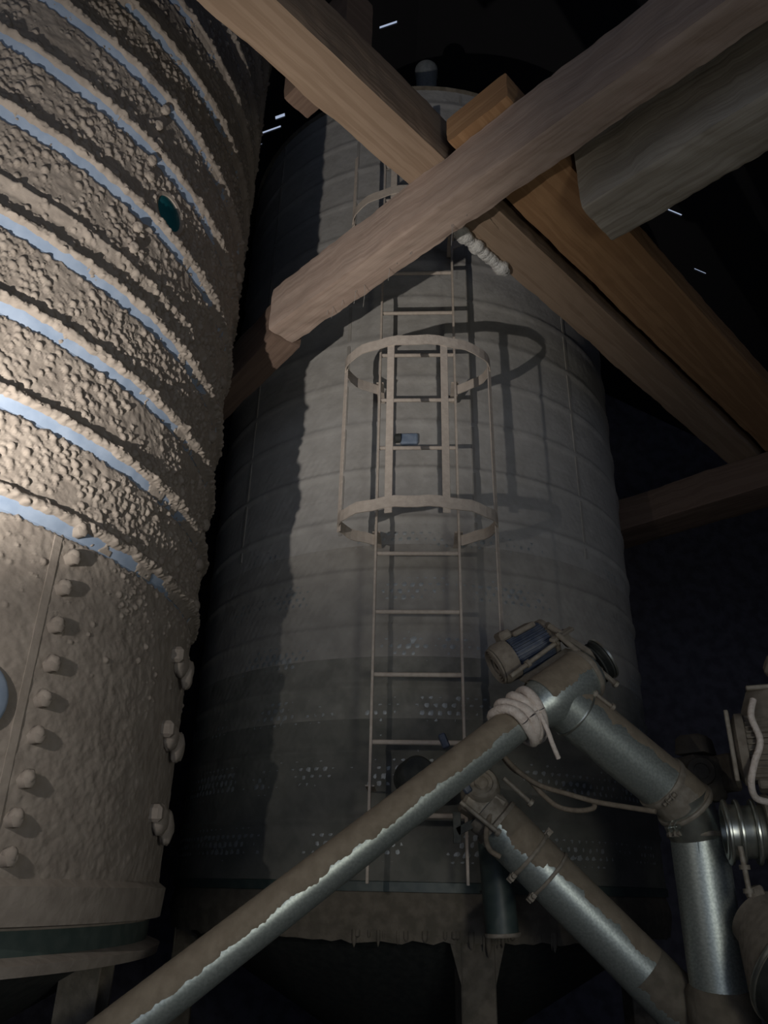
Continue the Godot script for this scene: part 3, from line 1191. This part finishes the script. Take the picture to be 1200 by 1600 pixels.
func build_pipes() -> void:
	var gal: Material = mats.galvanised
	var dm: Material = mats.pipe_dust
	# 1. the long thin pipe from lower left up to the tee
	var a := Vector3(-2.03, 0.21, -2.05)
	var b := Vector3(0.575, 2.207, -2.812)
	var t := thing("grain_pipe", "long thin galvanised pipe rising from lower left, dust along its top", "pipe")
	put("pipe_wall", pipe_shape(a, b, 0.0635), gal, t)
	put("dust_coat", dust_coat(a, b, 0.0635, 86.0, 401, 0.002, 6.0), dm, t)
	# 2. tee body with its rounded end, and the thick pipe that leaves it
	t = thing("pipe_tee", "dusty steel pipe junction with rounded cap below the motor", "pipe fitting")
	var ta := Vector3(0.53, 2.172, -2.80)
	var tb := Vector3(0.775, 2.35, -2.868)
	var ax := (tb - ta).normalized()
	var g := Geo.new()
	g.lathe(ta, ax, [[0.066, 0.0], [0.088, 0.07], [0.095, 0.09], [0.095, 0.29], [0.085, 0.315], [0.05, 0.332], [0.0, 0.337]], 48)
	put("tee_body", g, gal, t)
	put("dust_coat", dust_coat(ta + ax * 0.075, ta + ax * 0.30, 0.095, 88.0, 402), dm, t)
	put("end_ring", clamp_ring(ta + ax * 0.285, ax, 0.095, 0.018, 0.005), mats.dusty_steel, t)
	var pa := Vector3(0.640, 2.252, -2.842)
	var pb := Vector3(1.042, 1.968, -2.98)
	var pax := (pb - pa).normalized()
	t = thing("grain_pipe", "thick galvanised pipe sloping right from the junction down to the elbow", "pipe")
	put("pipe_wall", pipe_shape(pa, pb, 0.098), gal, t)
	put("dust_coat", dust_coat(pa + pax * 0.05, pb - pax * 0.01, 0.098, 80.0, 403), dm, t)
	put("collar", clamp_ring(pa + pax * 0.10, pax, 0.098, 0.008, 0.004), mats.bright_steel, t)
	# 3. segmented elbow with two clamps
	t = thing("pipe_elbow", "dusty segmented elbow turning the thick pipe straight down", "pipe fitting")
	var e1 := Vector3(1.118, 1.907, -3.006)
	var e2 := Vector3(1.172, 1.80, -3.05)
	put("elbow_section", pipe_shape(pb - pax * 0.01, e1 + pax * 0.02, 0.099), mats.dusty_steel, t)
	var e2a := (e2 - e1).normalized()
	put("elbow_section", pipe_shape(e1 - e2a * 0.03, e2, 0.099), mats.bright_steel, t)
	put("dust_coat", dust_coat(pb, e1 + pax * 0.04, 0.100, 85.0, 404), dm, t)
	put("clamp_ring", clamp_ring(pb, pax, 0.098, 0.024), mats.dusty_steel, t)
	clamp_bolt(pb, pax, 0.098, Vector3(-0.3, -0.5, 1.0), mats.dusty_steel, t)
	var em := (pax + e2a).normalized()
	put("clamp_ring", clamp_ring(e1 + em * 0.01, em, 0.102, 0.016), mats.dusty_steel, t)
	clamp_bolt(e1 + em * 0.01, em, 0.100, Vector3(-1.0, -0.1, 0.6), mats.bright_steel, t)
	put("clamp_ring", clamp_ring(e2, Vector3.DOWN, 0.099, 0.016), mats.dusty_steel, t)
	clamp_bolt(e2, Vector3.DOWN, 0.099, Vector3(-1.0, 0, 0.5), mats.dusty_steel, t)
	# 4. the drop pipe
	t = thing("grain_pipe", "upright galvanised drop pipe under the elbow with bright seam", "pipe")
	var e3 := Vector3(1.176, 0.30, -3.07)
	put("pipe_wall", pipe_shape(e2 + Vector3(0, 0.01, 0), e3, 0.098), gal, t)
	g = Geo.new()
	g.strip([Vector3(1.137, 1.79, -2.962), Vector3(1.139, 1.52, -2.972), Vector3(1.141, 1.34, -2.976)], Vector3(0.9, 0, -0.35).normalized(), 0.010, 0.005)
	put("lock_seam", g, gal, t)
	g = Geo.new()
	g.lathe(Vector3(1.176, 1.33, -3.07), Vector3.DOWN, [[0.099, 0.0], [0.112, 0.02], [0.116, 0.10], [0.112, 0.24], [0.099, 0.30]], 40)
	put("lower_sleeve", g, mats.dark_dust, t)
	g = Geo.new()
	g.lathe(Vector3(1.176, 0.0, -3.07), Vector3.UP, [[0.0, 0.0], [0.17, 0.0], [0.17, 0.05], [0.11, 0.06], [0.10, 0.32]], 32)
	put("floor_socket", g, mats.dark_metal, t)
	# 5. the second sloping pipe, from the valve down to the drop pipe
	t = thing("grain_pipe", "thick galvanised pipe sloping from the valve unit to the lower right", "pipe")
	var qa := Vector3(0.455, 1.84, -3.19)
	var qb := Vector3(1.12, 1.21, -3.20)
	var qax := (qb - qa).normalized()
	put("pipe_wall", pipe_shape(qa, qb, 0.096), gal, t)
	put("dust_coat", dust_coat(qa, qa + qax * 0.22, 0.097, 105.0, 405), dm, t)
	put("dust_coat", dust_coat(qa + qax * 0.22, qb, 0.096, 78.0, 406), dm, t)
	put("dust_coat", dust_coat(qb - qax * 0.22, qb, 0.097, 130.0, 407), mats.dark_dust, t)
	put("clamp_ring", clamp_ring(qa + qax * 0.165, qax, 0.096, 0.014), mats.dusty_steel, t)
	clamp_bolt(qa + qax * 0.165, qax, 0.096, Vector3(0.9, 0.5, 0.2), mats.dusty_steel, t)
	clamp_bolt(qa + qax * 0.165, qax, 0.096, Vector3(-0.9, -0.6, 0.3), mats.dusty_steel, t)
	put("clamp_ring", clamp_ring(qa + qax * 0.26, qax, 0.096, 0.012), mats.dusty_steel, t)
	clamp_bolt(qa + qax * 0.26, qax, 0.096, Vector3(-0.9, -0.6, 0.3), mats.dusty_steel, t)
	# 6. the dark stub pipe that hangs behind it
	t = thing("stub_pipe", "dark open pipe end hanging below the rim of the grey tank", "pipe")
	g = Geo.new()
	g.lathe(Vector3(0.50, 1.445, -3.46), Vector3(-0.06, 1, 0.04), [[0.050, 0.02], [0.058, 0.0], [0.066, 0.0], [0.066, 0.36], [0.04, 0.40], [0.0, 0.40]], 32)
	put("pipe_wall", g, mats.teal_paint, t)
	g = Geo.new()
	g.bar(Vector3(0.485, 1.60, -3.50), Vector3(0.47, 1.60, -3.76), 0.05, 0.008, Vector3.UP)
	put("hanger_strap", g, mats.dark_metal, t)
	put("end_rim", clamp_ring(Vector3(0.50, 1.45, -3.46), Vector3(-0.06, 1, 0.04).normalized(), 0.066, 0.014, 0.006), mats.dusty_steel, t)
	# 7. blown white rag tied round the joint of the thin pipe
	t = thing("rag_wrap", "crumpled white rag tied round the thin pipe at the junction", "rag")
	var c0 := Vector3(0.505, 2.153, -2.793)
	var pax1 := (b - a).normalized()
	for k in 4:
		g = Geo.new()
		var path := []
		var tilt := 0.012 * (k - 1.5)
		var e := pax1.cross(Vector3.UP).normalized()
		var f := e.cross(pax1)
		for i in 29:
			var th := TAU * i / 28.0
			var rr := 0.080 + 0.006 * sin(th * 3.0 + k * 2.0) + 0.003 * (k % 2)
			path.append(c0 + pax1 * (0.026 * (k - 1.5) + tilt * sin(th) * 1.5 + 0.008 * sin(th * 2.0 + k)) + (e * cos(th) + f * sin(th)) * rr)
		g.tube(path, 0.0175, 10, false)
		put("fold", g, mats.rag, t)
	g = Geo.new()
	g.tube(curve([Vector3(0.555, 2.16, -2.715), Vector3(0.578, 2.10, -2.712), Vector3(0.592, 2.06, -2.72), Vector3(0.615, 2.015, -2.745)]), 0.0085, 8)
	put("loose_end", g, mats.rag, t)


# ------------------------------------------------------------------ motors
# an electric motor along an axis: cowl, finned body, end bell, foot, terminal box
func motor(t: Node3D, at: Vector3, ax: Vector3, up: Vector3, r: float, l: float, body: Material, cover: Material) -> void:
	up = (up - ax * up.dot(ax)).normalized()
	var sd := ax.cross(up)
	var g := Geo.new()
	g.lathe(at, ax, [[r * 0.35, 0.012], [r * 0.55, 0.0], [r * 0.92, 0.006], [r * 1.02, 0.02], [r * 1.04, l * 0.26], [r * 0.98, l * 0.27]], 40)
	put("fan_cowl", g, cover, t)
	g = Geo.new()
	for k in 4:
		var rr := r * (0.40 + 0.14 * k)
		g.lathe(at - ax * 0.004, ax, [[rr, 0.006], [rr + 0.004, 0.0], [rr + 0.008, 0.006]], 32)
	put("cowl_grille", g, cover, t)
	g = Geo.new()
	g.lathe(at, ax, [[r * 0.8, l * 0.24], [r * 0.86, l * 0.27], [r * 0.86, l * 0.86]], 40)
	for k in 36:
		var th := TAU * k / 36.0
		var d := up * cos(th) + sd * sin(th)
		g.box(at + ax * l * 0.57 + d * r * 0.91, Vector3(0.0035, r * 0.15, l * 0.56), Basis(ax.cross(d), d, ax), 0.0)
	put("finned_body", g, body, t)
	g = Geo.new()
	g.lathe(at, ax, [[r * 0.86, l * 0.85], [r * 1.02, l * 0.86], [r * 1.02, l * 0.93], [r * 0.6, l], [r * 0.3, l * 1.005], [0.0, l * 1.006]], 40)
	put("end_bell", g, cover, t)


func build_motor_unit() -> void:
	var t := thing("motor_drive", "blue finned electric motor with belt drive above the pipe junction", "motor")
	var at := Vector3(0.440, 2.375, -2.925)
	var ax := Vector3(0.86, 0.50, -0.06).normalized()
	motor(t, at, ax, Vector3(0, 1, 0.25), 0.078, 0.27, mats.motor_blue, mats.motor_dust)
	var up := (Vector3(-0.2, 1, 0.25) - ax * Vector3(-0.2, 1, 0.25).dot(ax)).normalized()
	var sd := ax.cross(up)
	# mounting lug and terminal box on top
	var g := Geo.new()
	g.box(at + ax * 0.085 + up * 0.09, Vector3(0.075, 0.035, 0.05), Basis(sd, up, ax), 0.008)
	g.lathe(at + ax * 0.085 + up * 0.104 + sd * 0.0, up, [[0.010, 0.0], [0.010, 0.006], [0.0, 0.008]], 10)
	put("terminal_box", g, mats.motor_dust, t)
	g = Geo.new()
	g.box(at + ax * 0.16 + up * 0.078, Vector3(0.10, 0.02, 0.10), Basis(sd, up, ax), 0.006)
	put("top_plate", g, mats.motor_dust, t)
	# threaded rod along the motor
	g = Geo.new()
	var r0 := Vector3(0.478, 2.312, -2.815)
	var r1 := Vector3(0.702, 2.482, -2.85)
	g.tube([r0, r1], 0.009, 10)
	g.lathe(r0.lerp(r1, 0.28), (r1 - r0).normalized(), [[0.0, 0.0], [0.016, 0.0], [0.016, 0.014], [0.0, 0.014]], 6)
	g.lathe(r0.lerp(r1, 0.80), (r1 - r0).normalized(), [[0.0, 0.0], [0.016, 0.0], [0.016, 0.014], [0.0, 0.014]], 6)
	put("threaded_rod", g, mats.dusty_steel, t)
	# motor seat: angle iron under the motor
	g = Geo.new()
	g.bar(Vector3(0.53, 2.30, -2.84), Vector3(0.72, 2.43, -2.86), 0.07, 0.008, Vector3(-0.4, 0.8, 0.5))
	g.bar(Vector3(0.56, 2.29, -2.83), Vector3(0.56, 2.20, -2.83), 0.03, 0.008, Vector3(0, 0, 1))
	g.bar(Vector3(0.63, 2.34, -2.84), Vector3(0.63, 2.24, -2.84), 0.03, 0.008, Vector3(0, 0, 1))
	g.bar(Vector3(0.70, 2.40, -2.85), Vector3(0.70, 2.30, -2.85), 0.03, 0.008, Vector3(0, 0, 1))
	put("motor_seat", g, mats.dusty_steel, t)
	# two rails of the belt guard and the pulleys between them
	g = Geo.new()
	g.bar(Vector3(0.632, 2.522, -2.84), Vector3(0.85, 2.402, -2.905), 0.05, 0.022, Vector3(0.3, 1, 0.5), 0.006)
	put("guard_rail", g, mats.motor_dust, t)
	g = Geo.new()
	g.bar(Vector3(0.655, 2.475, -2.80), Vector3(0.884, 2.300, -2.868), 0.032, 0.018, Vector3(0.3, 1, 0.5), 0.005)
	put("guard_rail", g, mats.motor_dust, t)
	g = Geo.new()
	g.bar(Vector3(0.635, 2.445, -2.80), Vector3(0.73, 2.515, -2.86), 0.026, 0.014, Vector3(0.1, 1, 0.5), 0.004)
	put("cross_strap", g, mats.motor_dust, t)
	g = Geo.new()
	var pc := Vector3(0.822, 2.395, -2.93)
	var pax := Vector3(0.80, 0.52, 0.02).normalized()
	g.lathe(pc, pax, [[0.0, 0.0], [0.080, 0.0], [0.080, 0.006], [0.066, 0.012], [0.080, 0.018], [0.066, 0.024], [0.080, 0.030], [0.080, 0.036], [0.03, 0.04], [0.02, 0.055], [0.0, 0.055]], 40)
	put("belt_pulley", g, mats.dark_metal, t)
	g = Geo.new()
	g.lathe(pc + pax * 0.038, pax, [[0.062, 0.0], [0.085, 0.0], [0.085, 0.008], [0.062, 0.008]], 40)
	put("pulley_rim", g, mats.bright_steel, t)
	g = Geo.new()
	g.lathe(Vector3(0.70, 2.475, -2.88), pax, [[0.0, 0.0], [0.036, 0.0], [0.028, 0.01], [0.036, 0.02], [0.0, 0.02]], 28)
	put("small_pulley", g, mats.dusty_steel, t)
	for q in [[Vector3(0.765, 2.262, -2.80), Vector3(0.85, 2.205, -2.825)], [Vector3(0.80, 2.355, -2.83), Vector3(0.882, 2.298, -2.862)]]:
		g = Geo.new()
		g.tube(q, 0.008, 8)
		var d: Vector3 = ((q[1] as Vector3) - (q[0] as Vector3)).normalized()
		g.lathe(q[1] - d * 0.016, d, [[0.0, 0.0], [0.015, 0.0], [0.015, 0.012], [0.0, 0.012]], 6)
		g.lathe(q[0] + d * 0.01, d, [[0.0, 0.0], [0.015, 0.0], [0.015, 0.012], [0.0, 0.012]], 6)
		put("bolt", g, mats.dusty_steel, t)


func build_valve_unit() -> void:
	var t := thing("valve_unit", "dusty round-capped valve drive partly hidden behind the thin pipe", "valve")
	var c := Vector3(0.392, 1.972, -3.10)
	var ax := Vector3(-0.05, 0.35, 1.0).normalized()
	var g := Geo.new()
	g.lathe(c - ax * 0.10, ax, [[0.0, 0.0], [0.075, 0.0], [0.075, 0.06], [0.068, 0.075], [0.068, 0.095], [0.060, 0.105], [0.045, 0.106], [0.043, 0.098], [0.028, 0.098], [0.024, 0.104], [0.0, 0.106]], 40)
	put("gear_cap", g, mats.dusty_steel, t)
	g = Geo.new()
	g.box(c + Vector3(0.01, -0.075, -0.07), Vector3(0.15, 0.12, 0.14), Basis(Vector3.BACK, -0.55), 0.012)
	put("valve_body", g, mats.dusty_steel, t)
	g = Geo.new()
	g.lathe(Vector3(0.405, 1.885, -3.17), Vector3(0.69, -0.65, 0.0).normalized(), [[0.0, 0.0], [0.085, 0.0], [0.09, 0.02], [0.085, 0.055], [0.10, 0.06], [0.10, 0.075], [0.09, 0.076]], 40)
	put("outlet_neck", g, mats.dusty_steel, t)
	for q in [[Vector3(0.47, 1.985, -3.05), Vector3(0.575, 1.895, -3.06)], [Vector3(0.31, 1.90, -3.08), Vector3(0.45, 1.79, -3.06)]]:
		g = Geo.new()
		g.tube(q, 0.0095, 8)
		var d: Vector3 = ((q[1] as Vector3) - (q[0] as Vector3)).normalized()
		g.lathe(q[1] - d * 0.016, d, [[0.0, 0.0], [0.016, 0.0], [0.016, 0.014], [0.0, 0.014]], 6)
		put("tie_rod", g, mats.dusty_steel, t)
	g = Geo.new()
	g.box(Vector3(0.43, 2.055, -3.12), Vector3(0.05, 0.035, 0.05), Basis(Vector3.BACK, 0.5), 0.005)
	put("nut_block", g, mats.dusty_steel, t)
	g = Geo.new()
	g.bar(Vector3(0.30, 1.87, -3.14), Vector3(0.30, 1.76, -3.14), 0.03, 0.008, Vector3(0, 0, 1))
	g.bar(Vector3(0.30, 1.80, -3.14), Vector3(0.42, 1.86, -3.14), 0.03, 0.008, Vector3(0, 0, 1))
	put("bracket", g, mats.dark_metal, t)
	g = Geo.new()
	g.lathe(Vector3(0.165, 2.035, -3.36), Vector3(0.3, 0.1, 1.0).normalized(), [[0.0, -0.12], [0.07, -0.12], [0.074, -0.1], [0.074, 0.0], [0.066, 0.01], [0.0, 0.012]], 36)
	put("drive_motor", g, mats.dark_metal, t)
	g = Geo.new()
	g.tube([Vector3(0.19, 2.03, -3.38), Vector3(0.36, 1.98, -3.16)], 0.03, 12)
	put("drive_shaft", g, mats.dark_metal, t)
	g = Geo.new()
	g.box(Vector3(0.262, 2.145, -3.22), Vector3(0.03, 0.06, 0.03), Basis(Vector3.BACK, 0.4), 0.005)
	g.box(Vector3(0.325, 1.945, -3.02), Vector3(0.03, 0.045, 0.03), Basis(Vector3.BACK, 0.6), 0.005)
	put("cable_gland", g, mats.motor_blue, t)


func build_right_machine() -> void:
	# finned motor lying at the frame's right edge
	var t := thing("electric_motor", "large dusty finned motor at the right edge with a pale cable over it", "motor")
	var at := Vector3(1.585, 2.055, -2.57)
	var ax := Vector3(-0.906, 0.0, -0.423).normalized()
	motor(t, at + ax * 0.035, ax, Vector3.UP, 0.116, 0.375, mats.motor_dust, mats.motor_dust)
	var mb := Basis(Vector3.UP, atan2(ax.z, -ax.x))
	var mid := at + ax * 0.235
	var g := Geo.new()
	g.lathe(mid + Vector3(0, 0.085, 0) + ax * 0.02, Vector3.UP, [[0.0, 0.0], [0.115, 0.0], [0.115, 0.03], [0.085, 0.10], [0.0, 0.10]], 4)
	put("terminal_box", g, mats.motor_dust, t)
	g = Geo.new()
	g.box(mid + Vector3(0, 0.192, 0) + ax * 0.02, Vector3(0.15, 0.016, 0.14), mb, 0.005)
	put("box_lid", g, mats.dusty_steel, t)
	g = Geo.new()
	g.box(at + ax * 0.405, Vector3(0.014, 0.23, 0.22), mb, 0.004)
	put("flange_plate", g, mats.dusty_steel, t)
	g = Geo.new()
	g.box(mid + Vector3(0, -0.122, 0), Vector3(0.22, 0.03, 0.17), mb, 0.008)
	put("motor_foot", g, mats.motor_dust, t)
	g = Geo.new()
	g.tube(curve([Vector3(1.262, 2.20, -2.62), Vector3(1.235, 2.14, -2.60), Vector3(1.245, 2.06, -2.59), Vector3(1.215, 1.99, -2.595), Vector3(1.20, 1.93, -2.61), Vector3(1.225, 1.89, -2.65), Vector3(1.28, 1.88, -2.68)]), 0.011, 10)
	var cab := put("supply_cable", g, mats.rag, t)
	cab.set_meta("label", "pale dusty supply cable")
	var o := Geo.new()
	o.lump(Vector3(1.40, 2.32, -2.66), Vector3(0.055, 0.055, 0.055), 777, 18)
	o.lathe(Vector3(1.40, 2.25, -2.66), Vector3.UP, [[0.02, 0.0], [0.02, 0.03]], 12)
	put("eye_knob", o, mats.motor_dust, t)
	# shiny flanged tube under it
	t = thing("flanged_tube", "shiny steel tube with ring flanges under the right-hand motor", "tube")
	var c := Vector3(1.19, 1.80, -2.86)
	var tx := Vector3(0.96, 0.0, 0.28).normalized()
	g = Geo.new()
	g.lathe(c, tx, [[0.07, 0.0], [0.088, 0.0], [0.088, 0.06], [0.085, 0.065], [0.085, 0.5], [0.0, 0.5]], 40)
	put("tube_wall", g, mats.bright_steel, t)
	for q in [0.012, 0.05, 0.10]:
		put("ring_flange", clamp_ring(c + tx * q, tx, 0.088, 0.014, 0.014), mats.bright_steel, t)
	g = Geo.new()
	g.lathe(c + tx * 0.13, tx, [[0.086, 0.0], [0.118, 0.0], [0.122, 0.02], [0.10, 0.045], [0.05, 0.06], [0.0, 0.064]], 40)
	put("end_cover", g, mats.dusty_steel, t)
	g = Geo.new()
	g.tube([Vector3(1.195, 1.75, -2.76), Vector3(1.20, 1.60, -2.76)], 0.009, 8)
	for y in [1.68, 1.61]:
		g.lathe(Vector3(1.198, y, -2.76), Vector3.UP, [[0.0, 0.0], [0.017, 0.0], [0.017, 0.014], [0.0, 0.014]], 6)
	put("hanger_rod", g, mats.dusty_steel, t)
	# dark gearbox behind the elbow
	t = thing("gearbox", "dark dusty gearbox with a tapered top behind the elbow", "gearbox")
	g = Geo.new()
	g.lathe(Vector3(1.285, 2.115, -3.24), Vector3.UP, [[0.0, -0.02], [0.085, 0.0], [0.075, 0.06], [0.055, 0.075], [0.0, 0.076]], 4)
	put("top_cover", g, mats.dark_dust, t)
	g = Geo.new()
	g.box(Vector3(1.285, 2.02, -3.24), Vector3(0.15, 0.17, 0.14), Basis(Vector3.UP, 0.3), 0.015)
	put("gear_case", g, mats.dark_dust, t)
	g = Geo.new()
	g.lathe(Vector3(1.265, 2.04, -3.165), Vector3(-0.25, -0.05, 1.0), [[0.055, 0.0], [0.05, 0.018], [0.03, 0.02], [0.028, 0.012], [0.012, 0.012], [0.0, 0.014]], 28)
	put("bearing_cap", g, mats.dark_dust, t)
	g = Geo.new()
	g.box(Vector3(1.38, 2.04, -3.2), Vector3(0.06, 0.14, 0.10), Basis(Vector3.UP, 0.3), 0.01)
	put("side_case", g, mats.dark_dust, t)
	# tapered duct with a bright ring in the lower right corner
	t = thing("duct_hood", "dusty tapered duct with a bright ring in the lower right corner", "duct")
	var hc := Vector3(1.335, 1.416, -2.765)
	var hx := Vector3(0.25, -0.55, 0.65).normalized()
	g = Geo.new()
	g.lathe(hc, hx, [[0.0, -0.20], [0.10, -0.20], [0.105, -0.17], [0.205, 0.0], [0.207, 0.03]], 48)
	put("hood_cone", g, mats.motor_dust, t)
	put("bright_ring", clamp_ring(hc + hx * 0.02, hx, 0.206, 0.016, 0.006), mats.bright_steel, t)
	g = Geo.new()
	g.lathe(hc, hx, [[0.204, 0.02], [0.203, 0.24], [0.19, 0.25], [0.0, 0.25]], 48)
	put("dark_drum", g, mats.dark_metal, t)
	g = Geo.new()
	g.box(Vector3(1.262, 1.61, -2.86), Vector3(0.05, 0.045, 0.05), Basis(Vector3.BACK, 0.3), 0.006)
	put("nut_block", g, mats.motor_dust, t)


func build_small_things() -> void:
	var g := Geo.new()
	g.tube(curve([Vector3(0.45, 2.10, -3.02), Vector3(0.465, 2.06, -3.0), Vector3(0.52, 2.005, -3.01), Vector3(0.60, 1.958, -3.02), Vector3(0.70, 1.93, -3.02), Vector3(0.80, 1.905, -3.02), Vector3(0.90, 1.885, -2.98), Vector3(0.985, 1.866, -2.92)]), 0.0095, 8)
	var o := put("cable", g, mats.cable)
	tag(o, "upper dusty cable running from the valve to the elbow clamp", "cable")
	g = Geo.new()
	g.tube(curve([Vector3(0.445, 2.09, -3.03), Vector3(0.50, 2.02, -3.03), Vector3(0.56, 1.985, -3.04), Vector3(0.60, 1.94, -3.04), Vector3(0.66, 1.888, -3.03), Vector3(0.73, 1.874, -3.03), Vector3(0.79, 1.882, -3.03), Vector3(0.80, 1.90, -3.03)]), 0.0095, 8)
	o = put("cable", g, mats.cable)
	tag(o, "lower dusty cable sagging in a loop beneath the other", "cable")
	g = Geo.new()
	g.tube(curve([Vector3(0.42, 1.86, -3.09), Vector3(0.40, 1.79, -3.08), Vector3(0.41, 1.74, -3.08), Vector3(0.45, 1.715, -3.09)]), 0.010, 8)
	o = put("cable", g, mats.cable)
	tag(o, "short cable loop hanging under the valve unit", "cable")
	# spout pipe that rises between the timbers
	g = Geo.new()
	g.lathe(Vector3(0.29, 6.86, -4.4), Vector3.UP, [[0.09, 0.0], [0.09, 1.1], [0.10, 1.12], [0.10, 1.2], [0.0, 1.2]], 28)
	o = put("roof_spout", g, mats.tank_steel)
	tag(o, "grey filling spout standing on the lid of the grey tank", "spout")
